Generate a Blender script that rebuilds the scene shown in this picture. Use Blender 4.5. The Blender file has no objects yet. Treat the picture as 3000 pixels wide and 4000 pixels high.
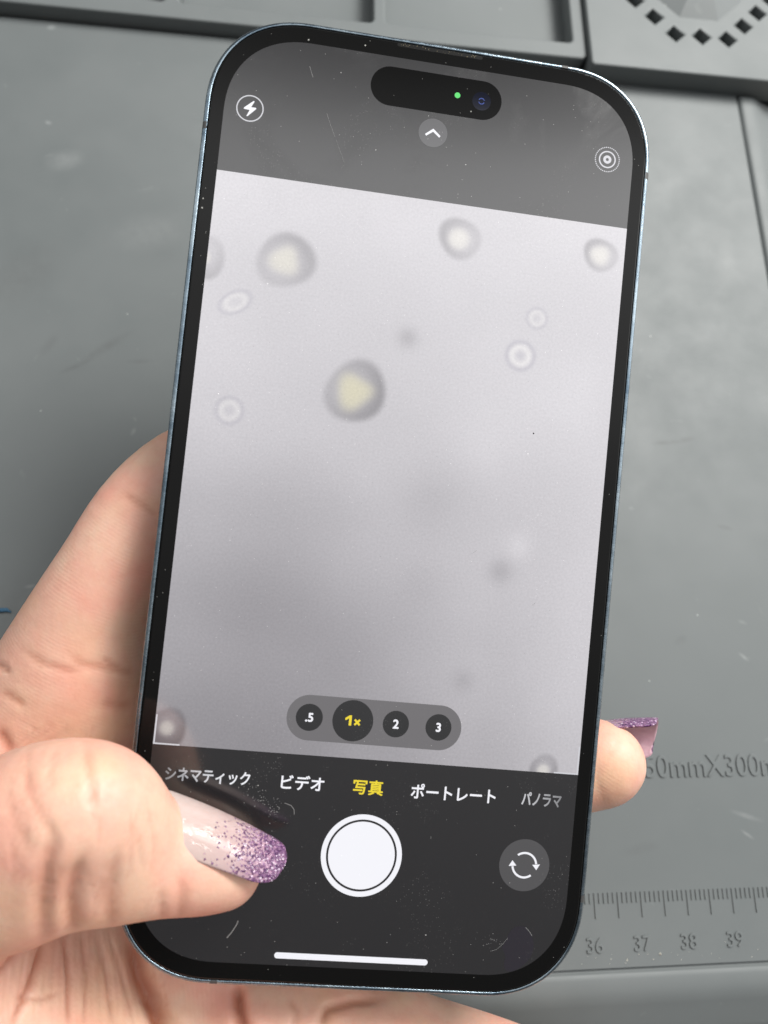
import bpy, bmesh, math, random
import numpy as np
from mathutils import Matrix, Vector

# ------------------------------------------------------------------ camera, light, exposure
# world frame: metres, z = 0 is the top of the work mat, x runs along its ruler (0 = the 36 cm mark)
MM = 0.001
sc = bpy.context.scene
CAM_M = ((0.993184, -0.024010, -0.114056, -0.061641), (-0.007858, 0.962533, -0.271052, 0.034965), (0.116290, 0.270101, 0.955783, 0.159055), (0, 0, 0, 1))
PHONE_M = ((0.996549, 0.080335, -0.020898, -0.046802), (-0.083006, 0.966565, -0.242616, 0.066631), (0.000709, 0.243514, 0.969897, 0.051149), (0, 0, 0, 1))

cam_d = bpy.data.cameras.new('camera')
cam = bpy.data.objects.new('camera', cam_d)
sc.collection.objects.link(cam)
cam.matrix_world = Matrix(CAM_M)
cam_d.sensor_fit = 'HORIZONTAL'
cam_d.sensor_width = 36.0
cam_d.lens = 36.0 * 2850.0 / 3000.0
cam_d.clip_start = 0.005
cam_d.clip_end = 20.0
cam_d.dof.use_dof = True
cam_d.dof.focus_distance = 0.1205
cam_d.dof.aperture_fstop = 23.0
sc.camera = cam

world = bpy.data.worlds.new('World')
sc.world = world
world.use_nodes = True
wn, wl = world.node_tree.nodes, world.node_tree.links
wn.clear()
w_out = wn.new('ShaderNodeOutputWorld')
w_bg = wn.new('ShaderNodeBackground')
w_tc = wn.new('ShaderNodeTexCoord')
# the room: a row of bright ceiling panels ahead, dim behind the person holding the phone
w_dot = wn.new('ShaderNodeVectorMath'); w_dot.operation = 'DOT_PRODUCT'
w_dot.inputs[1].default_value = Vector((PHONE_M[0][1], PHONE_M[1][1], PHONE_M[2][1]))
w_map = wn.new('ShaderNodeMapRange')
w_map.inputs[1].default_value = -1.0; w_map.inputs[2].default_value = 1.0
w_ramp = wn.new('ShaderNodeValToRGB')
w_ramp.color_ramp.interpolation = 'EASE'
els = w_ramp.color_ramp.elements
stops = [(-1.0, 0.16), (-0.5, 0.20), (-0.29, 0.30), (0.05, 1.00), (0.26, 2.1), (0.42, 3.1), (0.475, 2.75), (0.515, 1.35), (0.56, 0.5), (0.75, 0.35), (1.0, 0.45)]
while len(els) < len(stops): els.new(0.5)
for e, (p, c) in zip(els, stops):
    e.position = (p + 1) / 2; e.color = (c / 3.2, c / 3.2, c / 3.2, 1)
w_dx = wn.new('ShaderNodeVectorMath'); w_dx.operation = 'DOT_PRODUCT'
w_dx.inputs[1].default_value = (1, 0, 0)
w_side = wn.new('ShaderNodeMapRange')
for i, v in ((1, -0.9), (2, 0.9), (3, 0.58), (4, 1.50)): w_side.inputs[i].default_value = v
w_mul = wn.new('ShaderNodeMath'); w_mul.operation = 'MULTIPLY'
w_mul.inputs[1].default_value = 2.08 * 3.2 / 2.5 * 0.93
wl.new(w_tc.outputs['Generated'], w_dot.inputs[0])
wl.new(w_tc.outputs['Generated'], w_dx.inputs[0])
wl.new(w_dot.outputs['Value'], w_map.inputs[0])
wl.new(w_map.outputs[0], w_ramp.inputs[0])
wl.new(w_dx.outputs['Value'], w_side.inputs[0])
wl.new(w_side.outputs[0], w_mul.inputs[0])
wl.new(w_ramp.outputs[0], w_bg.inputs[0])
wl.new(w_mul.outputs[0], w_bg.inputs[1])
wl.new(w_bg.outputs[0], w_out.inputs[0])

def area_lamp(name, loc, target, sx, sy, power, col=(1, 1, 1)):
    d = bpy.data.lights.new(name, 'AREA')
    d.shape = 'RECTANGLE'; d.size = sx; d.size_y = sy
    d.energy = power; d.color = col
    o = bpy.data.objects.new(name, d)
    o.location = loc
    o.rotation_euler = (Vector(target) - Vector(loc)).to_track_quat('-Z', 'Y').to_euler()
    sc.collection.objects.link(o)
    return o
# strip lamp of the work bench, beyond the far edge of the mat
area_lamp('bench_lamp', (0.30, 0.47, 0.54), (-0.06, 0.08, 0.0), 0.34, 0.24, 9.4, (1.0, 0.985, 0.95))

sc.view_settings.view_transform = 'Standard'
sc.view_settings.look = 'None'
sc.view_settings.exposure = 0.0
sc.view_settings.gamma = 1.0
sc.view_settings.use_curve_mapping = False
sc.render.engine = 'CYCLES'
sc.cycles.use_denoising = True
sc.cycles.max_bounces = 8

# ------------------------------------------------------------------ helpers
rng = np.random.default_rng(7)
random.seed(5)

def link(o, parent=None):
    sc.collection.objects.link(o)
    if parent is not None:
        o.parent = parent
    return o

def tag(o, label=None, cat=None, group=None, kind=None):
    if label: o['label'] = label
    if cat: o['category'] = cat
    if group: o['group'] = group
    if kind: o['kind'] = kind
    return o

def mesh_obj(name, verts, faces, mat, parent=None, smooth=False, unit=MM):
    me = bpy.data.meshes.new(name)
    me.from_pydata([tuple(float(c) * unit for c in v) for v in verts], [], [tuple(int(i) for i in f) for f in faces])
    me.validate()
    me.update()
    if smooth:
        me.polygons.foreach_set('use_smooth', [True] * len(me.polygons))
    if mat is not None:
        me.materials.append(mat)
    o = bpy.data.objects.new(name, me)
    return link(o, parent)

def empty(name, mat4=None):
    o = bpy.data.objects.new(name, None)
    o.empty_display_size = 0.01
    link(o)
    if mat4 is not None:
        o.matrix_world = mat4
    return o

class NT:
    """small wrapper for building node materials"""
    def __init__(self, name):
        self.m = bpy.data.materials.new(name)
        self.m.use_nodes = True
        self.n = self.m.node_tree.nodes
        self.l = self.m.node_tree.links
        self.b = self.n['Principled BSDF']
        self.out = self.n['Material Output']
    def new(self, t, **kw):
        n = self.n.new(t)
        for k, v in kw.items():
            setattr(n, k, v)
        return n
    def link(self, a, b):
        self.l.new(a, b)
    def set(self, **kw):
        for k, v in kw.items():
            self.b.inputs[k.replace('_', ' ')].default_value = v
        return self
    def coord(self, kind='Object'):
        return self.new('ShaderNodeTexCoord').outputs[kind]
    def noise(self, scale, detail=3, rough=0.5, vec=None, dist=0.0):
        n = self.new('ShaderNodeTexNoise')
        n.inputs['Scale'].default_value = scale
        n.inputs['Detail'].default_value = detail
        n.inputs['Roughness'].default_value = rough
        n.inputs['Distortion'].default_value = dist
        self.link(vec if vec is not None else self.coord(), n.inputs['Vector'])
        return n.outputs['Fac']
    def ramp(self, fac, stops, interp='LINEAR'):
        r = self.new('ShaderNodeValToRGB')
        r.color_ramp.interpolation = interp
        e = r.color_ramp.elements
        while len(e) < len(stops): e.new(0.5)
        for i, (p, c) in enumerate(stops):
            e[i].position = p
            e[i].color = (c, c, c, 1) if not isinstance(c, (tuple, list)) else (*c, 1)
        self.link(fac, r.inputs[0])
        return r.outputs[0]
    def math(self, op, a, b=None, c=None, clamp=False):
        n = self.new('ShaderNodeMath', operation=op, use_clamp=clamp)
        for i, v in enumerate((a, b, c)):
            if v is None: continue
            if isinstance(v, (int, float)): n.inputs[i].default_value = v
            else: self.link(v, n.inputs[i])
        return n.outputs[0]
    def mix(self, fac, a, b, blend='MIX'):
        n = self.new('ShaderNodeMix', data_type='RGBA', blend_type=blend)
        for sock, v in ((n.inputs[0], fac), (n.inputs[6], a), (n.inputs[7], b)):
            if isinstance(v, (int, float)): sock.default_value = v
            elif isinstance(v, (tuple, list)): sock.default_value = (*v, 1)
            else: self.link(v, sock)
        return n.outputs[2]
    def bump(self, h, strength=0.3, dist=0.0002, normal=None):
        n = self.new('ShaderNodeBump')
        n.inputs['Strength'].default_value = strength
        n.inputs['Distance'].default_value = dist
        self.link(h, n.inputs['Height'])
        if normal is not None: self.link(normal, n.inputs['Normal'])
        return n.outputs[0]
    def attr(self, name, out='Fac'):
        return self.new('ShaderNodeAttribute', attribute_name=name).outputs[out]

def specks(nt, scale, radius, keep, vec=None):
    """mask of small separate dots: voronoi distance < radius in a share `keep` of the cells"""
    v = nt.new('ShaderNodeTexVoronoi')
    v.inputs['Scale'].default_value = scale
    nt.link(vec if vec is not None else nt.coord(), v.inputs['Vector'])
    a = nt.math('LESS_THAN', v.outputs['Distance'], radius)
    sep = nt.new('ShaderNodeSeparateColor'); nt.link(v.outputs['Color'], sep.inputs[0])
    return nt.math('MULTIPLY', a, nt.math('LESS_THAN', sep.outputs[0], keep))

# ------------------------------------------------------------------ materials
MARKS = [  # scuffs and stains on the sheet: x, y, half length, half width, angle, tone, strength
    (-107, 118.5, 9, 1.7, 38, 0.06, .5), (-113.5, 113, 5, 1.0, 30, 0.05, .5), (-120, 118, 4.5, 1.6, 60, 0.06, .4), (-99.5, 115, 4, .8, 5, 0.05, .4),
    (28, 99.6, 6, .9, 4, 0.05, .6), (33, 100.6, 3, 1.1, 10, 0.05, .5), (39.7, 78.3, 3, .8, -12, 0.05, .5), (25.3, 51.4, 2.2, 1.3, 30, 0.05, .45), (11, 8, 6, 1.6, 10, 0.06, .3),
    (40, 47.7, 1.9, .6, -40, 0.5, .55), (40.9, 55.6, 1.6, .6, -20, 0.5, .35), (35.6, 13.9, 5, .8, -18, 0.42, .4), (35.2, 10.2, 2.2, .5, -35, 0.5, .4), (44, 30, 3, .6, 20, 0.45, .3),
    (-129.6, 210.3, 1.6, 1.2, 20, 0.6, .6), (-127, 179.9, 1.2, .8, -20, 0.55, .6), (-121.8, 169, 6, 4, 20, 0.33, .35), (-117.5, 62, 1.6, .6, 10, 0.5, .45), (-99.5, 97.5, 1.4, .7, 70, 0.45, .4),
    (-128, 136, 16, 9, 50, 0.07, .4), (-121, 55, 14, 9, 70, 0.07, .45), (-100, 150, 12, 7, 20, 0.27, .25), (20, 130, 9, 3, 60, 0.27, .2), (50, 150, 12, 4, 75, 0.27, .2), (-85, 180, 10, 6, 0, 0.26, .25)]

def mat_silicone(marks=False):
    t = NT('grey_silicone_marked' if marks else 'grey_silicone')
    big = t.noise(14, 4, 0.55)
    mid = t.noise(75, 5, 0.6)
    base = t.mix(t.ramp(big, [(0.3, 0.0), (0.7, 1.0)]), (0.096, 0.108, 0.109), (0.120, 0.131, 0.132))
    # darker worn smears and pale rubbed scratches
    smear = t.ramp(t.noise(46, 3, 0.6, dist=1.2), [(0.66, 0.0), (0.80, 1.0)])
    base = t.mix(t.math('MULTIPLY', smear, 0.30), base, (0.095, 0.108, 0.108))
    pale = t.ramp(t.noise(120, 2, 0.5, dist=2.0), [(0.70, 0.0), (0.80, 1.0)])
    base = t.mix(t.math('MULTIPLY', pale, 0.14), base, (0.32, 0.335, 0.33))
    base = t.mix(t.math('MULTIPLY', t.ramp(mid, [(0.35, 0.0), (0.7, 1.0)]), 0.05), base, (0.24, 0.25, 0.245))
    dot = specks(t, 300, 0.055, 0.03)
    base = t.mix(t.math('MULTIPLY', dot, 0.45), base, (0.6, 0.6, 0.58))
    if marks:
        wisp = t.ramp(t.noise(330, 4, 0.65), [(0.30, 0.35), (0.62, 1.0)])
        for x, y, rx, ry, an, tone, k in MARKS:
            mp = t.new('ShaderNodeMapping', vector_type='TEXTURE')
            mp.inputs['Location'].default_value = (x * MM, y * MM, 0)
            mp.inputs['Rotation'].default_value = (0, 0, math.radians(an))
            mp.inputs['Scale'].default_value = (rx * MM, ry * MM, 1)
            t.link(t.coord(), mp.inputs['Vector'])
            ln = t.new('ShaderNodeVectorMath', operation='LENGTH'); t.link(mp.outputs[0], ln.inputs[0])
            m = t.math('MULTIPLY', t.ramp(ln.outputs['Value'], [(0.1, k * (0.62 if tone < 0.4 else 0.38)), (1.0, 0.0)], 'EASE'), wisp)
            base = t.mix(m, base, (tone * 0.97, tone, tone * 0.99))
    t.link(base, t.b.inputs['Base Color'])
    t.link(t.ramp(mid, [(0.3, 0.52), (0.7, 0.64)]), t.b.inputs['Roughness'])
    t.set(Specular_IOR_Level=0.42)
    t.link(t.bump(t.noise(2600, 2, 0.5), 0.12, 0.00006), t.b.inputs['Normal'])
    return t.m

def mat_skin():
    t = NT('skin')
    blot = t.noise(95, 4, 0.55)
    fine = t.noise(520, 3, 0.55)
    red = t.attr('redness')
    base = t.mix(t.ramp(blot, [(0.32, 0.0), (0.68, 1.0)]), (0.62, 0.41, 0.305), (0.62, 0.305, 0.235))
    yel = t.ramp(t.noise(60, 2, 0.5, dist=0.5), [(0.52, 0.0), (0.75, 1.0)])
    base = t.mix(t.math('MULTIPLY', yel, 0.5), base, (0.62, 0.41, 0.235))
    base = t.mix(t.math('MULTIPLY', t.ramp(fine, [(0.45, 0.0), (0.8, 1.0)]), 0.25), base, (0.50, 0.235, 0.16))
    base = t.mix(t.math('MULTIPLY', red, 0.88), base, (0.33, 0.09, 0.04))
    t.link(base, t.b.inputs['Base Color'])
    t.set(Subsurface_Weight=0.30, Subsurface_Radius=(1.0, 0.36, 0.2), Subsurface_Scale=0.0022,
          Specular_IOR_Level=0.38)
    t.link(t.ramp(fine, [(0.3, 0.42), (0.7, 0.56)]), t.b.inputs['Roughness'])
    # friction ridges follow the phase stored on the skin, broken up by cells
    ph = t.math('ADD', t.attr('ridge'), t.math('MULTIPLY', t.noise(110, 3, 0.55), 11.0))
    wave = t.math('SINE', ph)
    wave = t.math('MULTIPLY', wave, t.ramp(t.noise(140, 3, 0.6), [(0.38, 0.05), (0.66, 1.0)]))
    n1 = t.bump(wave, 0.12, 0.00005)
    v = t.new('ShaderNodeTexVoronoi'); v.inputs['Scale'].default_value = 1500
    t.link(t.coord(), v.inputs['Vector'])
    n2 = t.bump(v.outputs['Distance'], 0.20, 0.00008, n1)
    n2 = t.bump(t.noise(430, 4, 0.6), 0.22, 0.00030, n2)
    t.link(n2, t.b.inputs['Normal'])
    return t.m

def mat_nail():
    t = NT('glitter_nail')
    s = t.attr('along')
    v = t.new('ShaderNodeTexVoronoi'); v.inputs['Scale'].default_value = 3900
    t.link(t.coord(), v.inputs['Vector'])
    sep = t.new('ShaderNodeSeparateColor'); t.link(v.outputs['Color'], sep.inputs[0])
    mask = t.ramp(s, [(0.46, 0.0), (0.64, 0.14), (0.80, 0.58), (0.95, 1.0)])
    on = t.math('LESS_THAN', sep.outputs[0], mask)
    gl = t.mix(sep.outputs[1], (0.085, 0.025, 0.11), (0.38, 0.21, 0.35))
    gl = t.mix(t.math('GREATER_THAN', sep.outputs[2], 0.93), gl, (0.80, 0.64, 0.78))
    pink = t.mix(t.ramp(s, [(0.0, 0.0), (0.55, 1.0)]), (0.45, 0.37, 0.34), (0.40, 0.30, 0.28))
    tint = t.mix(t.math('MULTIPLY', mask, 0.85), pink, (0.26, 0.12, 0.24))
    t.link(t.mix(on, tint, gl), t.b.inputs['Base Color'])
    t.link(t.math('MULTIPLY', on, 0.45), t.b.inputs['Metallic'])
    t.link(t.mix(on, (0.16,) * 3, (0.30,) * 3), t.b.inputs['Roughness'])
    t.set(Coat_Weight=0.24, Coat_Roughness=0.03, Specular_IOR_Level=0.08, Subsurface_Weight=0.15, Subsurface_Radius=(1, .5, .4), Subsurface_Scale=0.001)
    h = t.math('MULTIPLY', on, t.math('ADD', sep.outputs[1], t.math('MULTIPLY', v.outputs['Distance'], -1.6)))
    t.link(t.bump(h, 0.75, 0.00028), t.b.inputs['Normal'])
    lump = t.bump(t.noise(330, 3, 0.45, dist=1.0), 0.95, 0.0010)
    t.link(t.bump(h, 0.18, 0.0002, lump), t.b.inputs['Coat Normal'])
    return t.m

def mat_steel():
    t = NT('scuffed_blue_steel')
    n = t.noise(900, 5, 0.7)
    n2 = t.noise(150, 3, 0.6)
    t.link(t.mix(t.ramp(n2, [(0.3, 0.0), (0.7, 1.0)]), (0.09, 0.13, 0.17), (0.30, 0.36, 0.40)), t.b.inputs['Base Color'])
    t.link(t.ramp(n, [(0.35, 0.14), (0.7, 0.36)]), t.b.inputs['Roughness'])
    t.set(Metallic=1.0)
    t.link(t.bump(n, 0.45, 0.00012), t.b.inputs['Normal'])
    return t.m

def mat_black(name, col=0.006, rough=0.12, spec=0.16, dust=0.5):
    t = NT(name)
    d = t.math('MULTIPLY', specks(t, 900, 0.13, 0.018), dust)
    d2 = t.math('MULTIPLY', specks(t, 2600, 0.16, 0.02), dust * 0.6)
    t.link(t.mix(t.math('MAXIMUM', d, d2), (col,) * 3, (0.5, 0.5, 0.47)), t.b.inputs['Base Color'])
    t.set(Roughness=rough, Specular_IOR_Level=spec)
    return t.m

GLASS_IOR, GLASS_ROUGH = 1.74, 0.13
def screen_surface(t, smudge=True):
    """the lit panel under cover glass: glossy, with dust and finger smudges on it"""
    d = t.math('MULTIPLY', specks(t, 900, 0.09, 0.012), 0.45)
    d2 = t.math('MULTIPLY', specks(t, 2300, 0.14, 0.03), 0.35)
    sm = t.ramp(t.noise(70, 5, 0.65, dist=0.8), [(0.50, 0.0), (0.78, 1.0)])
    d3 = t.math('MULTIPLY', t.math('MULTIPLY', specks(t, 3600, 0.27, 0.26), sm), 0.18)
    dust = t.math('MAXIMUM', t.math('MAXIMUM', d, d2), d3)
    t.link(t.mix(dust, (0.005, 0.005, 0.0055), (0.55, 0.55, 0.53)), t.b.inputs['Base Color'])
    t.link(t.math('ADD', GLASS_ROUGH, t.math('MULTIPLY', sm, 0.10)), t.b.inputs['Roughness'])
    t.set(IOR=GLASS_IOR)
    return dust

def mat_screen(name, col=(0, 0, 0), strength=1.0, ramp_x=None):
    t = NT(name)
    screen_surface(t)
    t.b.inputs['Emission Strength'].default_value = strength
    if ramp_x is None:
        t.b.inputs['Emission Color'].default_value = (*col, 1)
    else:
        sep = t.new('ShaderNodeSeparateXYZ'); t.link(t.coord(), sep.inputs[0])
        x0, v0, x1, v1 = ramp_x
        mr = t.new('ShaderNodeMapRange'); mr.inputs[1].default_value = x0 * MM; mr.inputs[2].default_value = x1 * MM
        mr.inputs[3].default_value = v0; mr.inputs[4].default_value = v1
        t.link(sep.outputs[0], mr.inputs[0])
        t.link(t.mix(mr.outputs[0], (0.0, 0.0, 0.0), col), t.b.inputs['Emission Color'])
    return t.m

def mat_picture():
    t = NT('viewfinder_picture')
    dust = screen_surface(t)
    col = t.attr('picture', 'Color')
    grain = t.ramp(t.noise(2600, 2, 0.6), [(0.3, 0.94), (0.7, 1.05)])
    soft = t.ramp(t.noise(42, 3, 0.5), [(0.3, 0.95), (0.7, 1.04)])
    c = t.mix(1.0, col, grain, 'MULTIPLY')
    c = t.mix(1.0, c, soft, 'MULTIPLY')
    dk = t.math('MULTIPLY', specks(t, 2900, 0.16, 0.05), 0.35)
    c = t.mix(dk, c, (0.12, 0.12, 0.12))
    t.link(c, t.b.inputs['Emission Color'])
    t.b.inputs['Emission Strength'].default_value = 1.0
    return t.m

def mat_nail_under():
    t = NT('nail_underside')
    t.link(t.mix(t.noise(700, 3, 0.6), (0.36, 0.20, 0.26), (0.56, 0.38, 0.42)), t.b.inputs['Base Color'])
    t.set(Roughness=0.25, Subsurface_Weight=0.3, Subsurface_Radius=(1, .6, .6), Subsurface_Scale=0.0008)
    return t.m

SILICONE = mat_silicone()
SILICONE_MARKED = mat_silicone(True)
NAIL_UNDER = mat_nail_under()
SKIN = mat_skin()
NAIL = mat_nail()
STEEL = mat_steel()
BEZEL = mat_black('bezel_glass', 0.004, 0.10, 0.15, 0.55)
BLACK = mat_black('black_gasket', 0.004, 0.6, 0.1, 0.15)
CUTOUT = mat_black('cutout_glass', 0.003, 0.08, 0.14, 0.35)
DARK_PLASTIC = mat_black('antenna_plastic', 0.045, 0.5, 0.4, 0.2)
PANEL_OFF = mat_screen('display_black', (0.014, 0.0132, 0.0142))
UI_WHITE = mat_screen('ui_white', (0.90, 0.90, 0.95))
UI_WHITE_DIM = mat_screen('ui_white_dim', (0.62, 0.62, 0.66))
UI_YELLOW = mat_screen('ui_yellow', (0.86, 0.68, 0.03))
UI_DARK = mat_screen('ui_dark_disc', (0.018, 0.018, 0.019))
UI_PILL = mat_screen('ui_pill', (0.155, 0.148, 0.155))
UI_GREY = mat_screen('ui_grey_disc', (0.075, 0.073, 0.076))
UI_GREY_TOP = mat_screen('ui_grey_disc_top', (0.085, 0.083, 0.088))
UI_GREEN = mat_screen('ui_green', (0.08, 0.75, 0.14))
PICTURE = mat_picture()

# ------------------------------------------------------------------ flat and text builders
def outline(a, b, r, n=2.25, seg=22):
    """closed counter-clockwise outline of a rounded rectangle with squircle corners"""
    pts = []
    for q, (sx, sy) in enumerate(((1, 1), (-1, 1), (-1, -1), (1, -1))):
        for i in range(seg + 1):
            th = (q + i / seg) * math.pi / 2
            c, s = math.cos(th), math.sin(th)
            px = abs(c) ** (2 / n) * r; py = abs(s) ** (2 / n) * r
            pts.append((sx * (a - r + px), sy * (b - r + py)))
    return pts

def loft(name, rings, mat, parent=None, cap0=False, cap1=False, smooth=True, closed=True):
    """quads between equal-length rings of 3D points (mm)"""
    n = len(rings[0]); v = [p for r in rings for p in r]; f = []
    m = n if closed else n - 1
    for k in range(len(rings) - 1):
        for i in range(m):
            j = (i + 1) % n
            f.append((k * n + i, k * n + j, (k + 1) * n + j, (k + 1) * n + i))
    if cap0: f.append(tuple(range(n))[::-1])
    if cap1: f.append(tuple(range((len(rings) - 1) * n, len(rings) * n)))
    return mesh_obj(name, v, f, mat, parent, smooth)

def flat(name, polys, z, mat, parent):
    v, f = [], []
    for p in polys:
        k = len(v); v += [(x, y, z) for x, y in p]; f.append(tuple(range(k, k + len(p))))
    return mesh_obj(name, v, f, mat, parent)

def circle(cx, cy, r, n=56):
    return [(cx + r * math.cos(2 * math.pi * i / n), cy + r * math.sin(2 * math.pi * i / n)) for i in range(n)]

def ring_quads(cx, cy, r0, r1, a0=0.0, a1=360.0, n=72):
    out = []
    for i in range(n):
        t0, t1 = (math.radians(a0 + (a1 - a0) * (i + k) / n) for k in (0, 1))
        out.append([(cx + r0 * math.cos(t0), cy + r0 * math.sin(t0)), (cx + r1 * math.cos(t0), cy + r1 * math.sin(t0)),
                    (cx + r1 * math.cos(t1), cy + r1 * math.sin(t1)), (cx + r0 * math.cos(t1), cy + r0 * math.sin(t1))])
    return out

def stadium(x0, x1, cy, r, n=24):
    p = [(x1 - r + r * math.cos(t), cy + r * math.sin(t)) for t in np.linspace(-math.pi / 2, math.pi / 2, n)]
    return p + [(x0 + r + r * math.cos(t), cy + r * math.sin(t)) for t in np.linspace(math.pi / 2, 1.5 * math.pi, n)]

def curve_mesh(name, data):
    tmp = bpy.data.objects.new(name, data)
    sc.collection.objects.link(tmp)
    dg = bpy.context.evaluated_depsgraph_get()
    me = bpy.data.meshes.new_from_object(tmp.evaluated_get(dg))
    bpy.data.objects.remove(tmp)
    return me

def text(name, body, box, z, mat, parent, bold=0.0, extrude=0.0, bevel=0.0, keep=False):
    """text fitted into box (x0, y0, x1, y1) in mm"""
    c = bpy.data.curves.new(name, 'FONT')
    c.body = body; c.size = 1.0
    if extrude: c.offset = bold
    c.extrude = extrude; c.bevel_depth = bevel; c.bevel_resolution = 1
    me = curve_mesh(name, c)
    bpy.data.curves.remove(c)
    co = np.empty(len(me.vertices) * 3); me.vertices.foreach_get('co', co); co = co.reshape(-1, 3)
    lo, hi = co.min(0), co.max(0)
    s = np.array([(box[2] - box[0]) / (hi[0] - lo[0]), (box[3] - box[1]) / (hi[1] - lo[1])])
    if keep: s[:] = s[1]
    off = np.array([box[0], box[1]])
    if keep: off[0] = (box[0] + box[2]) / 2 - (hi[0] - lo[0]) * s[0] / 2
    co[:, :2] = (co[:, :2] - lo[:2]) * s + off
    zr = max(hi[2] - lo[2], 1e-9)
    co[:, 2] = z if extrude == 0 else z + (co[:, 2] - lo[2]) / zr * extrude
    me.vertices.foreach_set('co', (co * MM).ravel()); me.update()
    me.materials.clear(); me.materials.append(mat)
    me.name = name
    if bold and not extrude:
        # heavier strokes: the glyphs repeated a hair apart, each a hair higher
        bm = bmesh.new()
        for i in range(9):
            k = len(bm.verts)
            bm.from_mesh(me); bm.verts.ensure_lookup_table()
            q = bold * MM
            d = (0, 0) if i == 8 else (math.cos(i * math.pi / 4) * q, math.sin(i * math.pi / 4) * q)
            for vt in bm.verts[k:]: vt.co.x += d[0]; vt.co.y += d[1]; vt.co.z += i * 2e-7
        bm.to_mesh(me); bm.free()
    o = bpy.data.objects.new(name, me)
    return link(o, parent)

def plate_with_holes(name, outer, holes, z0, z1, mat, parent, bevel=0.4):
    c = bpy.data.curves.new(name, 'CURVE'); c.dimensions = '2D'; c.fill_mode = 'BOTH'
    for loop in [outer] + holes:
        s = c.splines.new('POLY'); s.points.add(len(loop) - 1); s.use_cyclic_u = True
        for p, q in zip(s.points, loop): p.co = (q[0], q[1], 0, 1)
    c.extrude = (z1 - z0) / 2 - bevel; c.bevel_depth = bevel; c.bevel_resolution = 2; c.offset = -bevel
    me = curve_mesh(name, c); bpy.data.curves.remove(c)
    co = np.empty(len(me.vertices) * 3); me.vertices.foreach_get('co', co); co = co.reshape(-1, 3)
    co[:, 2] += (z0 + z1) / 2
    me.vertices.foreach_set('co', (co * MM).ravel()); me.update()
    me.materials.clear(); me.materials.append(mat)
    return link(bpy.data.objects.new(name, me), parent)

# ------------------------------------------------------------------ desk and work mat
desk_t = NT('desk_laminate')
desk_t.link(desk_t.mix(desk_t.noise(9, 4, 0.6), (0.30, 0.27, 0.24), (0.38, 0.35, 0.31)), desk_t.b.inputs['Base Color'])
desk_t.set(Roughness=0.5)
desk = mesh_obj('desk', [(-900, -500, -4.2), (500, -500, -4.2), (500, 600, -4.2), (-900, 600, -4.2)], [(0, 1, 2, 3)], desk_t.m)
tag(desk, kind='structure')

work_mat = empty('work_mat')
tag(work_mat, 'grey silicone work mat with moulded ruler and parts trays lying under the hand', 'work mat')
XL, XR, YB, YT = -372.0, 61.9, -13.7, 212.2

# flat sheet, finely divided near the view so that dents and marks shade well
mesh_obj('mat_sheet', [(XL, YB, 0), (XR, YB, 0), (XR, YT, 0), (XL, YT, 0), (XL, YB, -4), (XR, YB, -4), (XR, YT, -4), (XL, YT, -4)],
         [(0, 1, 2, 3), (1, 0, 4, 5), (2, 1, 5, 6), (3, 2, 6, 7), (0, 3, 7, 4)], SILICONE_MARKED, work_mat)

# raised rounded border along the near, right and left edges (starts with a narrow groove)
prof = [(0.0, 0.0), (0.12, -0.75), (0.60, -0.8), (0.80, 0.05), (1.15, 0.35), (1.9, 0.5), (3.8, 0.5), (5.2, 0.3), (6.8, -0.3), (8.6, -1.2), (11.5, -2.2), (13.0, -3.0), (13.6, -4.1)]
def border_path(o):
    return [(XL - o, YT + 72, 0), (XL - o, YB - o, 0), (XR + o, YB - o, 0), (XR + o, 208.6, 0)]
def corner_round(path, r):
    out = [path[0]]
    for k in (1, 2):
        p, a, b = (np.array(path[i][:2]) for i in (k, k - 1, k + 1))
        da, db = (a - p) / np.linalg.norm(a - p), (b - p) / np.linalg.norm(b - p)
        for t in np.linspace(0, 1, 9):
            q = (1 - t) ** 2 * (p + da * r) + 2 * t * (1 - t) * p + t * t * (p + db * r)
            out.append((q[0], q[1], 0))
    out.append(path[3])
    return out
rings = []
for o, z in prof:
    base = corner_round(border_path(o), 1.0 + o * 1.0)
    rings.append([(x, y, z) for x, y, _ in base])
loft('raised_border', rings, SILICONE, work_mat, closed=False)

# ruler moulded along the near edge
def bars(items, z0, z1):
    v, f = [], []
    for x, y0, y1, w in items:
        k = len(v); h = w / 2; c = w * 0.28
        v += [(x - h, y0, z0), (x + h, y0, z0), (x + h, y1, z0), (x - h, y1, z0),
              (x - h + c, y0 + c, z1), (x + h - c, y0 + c, z1), (x + h - c, y1 - c, z1), (x - h + c, y1 - c, z1)]
        f += [(k + 4, k + 5, k + 6, k + 7), (k, k + 1, k + 5, k + 4), (k + 1, k + 2, k + 6, k + 5), (k + 2, k + 3, k + 7, k + 6), (k + 3, k, k + 4, k + 7)]
    return v, f
ticks = [(i, -4.8 if i % 5 == 0 else -2.05, 0.0, 0.34) for i in range(-360, 55)]
mesh_obj('ruler_ticks', *bars(ticks, -0.02, 0.20), SILICONE, work_mat)
for n in range(24, 42):
    xc = (n - 36) * 10 - 0.6
    text('ruler_number', str(n), (xc - 1.75, -10.95, xc + 1.75, -8.1), -0.02, SILICONE, work_mat, bold=-0.012, extrude=0.27, bevel=0.018)
text('size_marking', '450mmX300mm', (10.6, 22.0, 48.6, 26.6), -0.02, SILICONE, work_mat, bold=-0.012, extrude=0.28, bevel=0.02)

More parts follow.
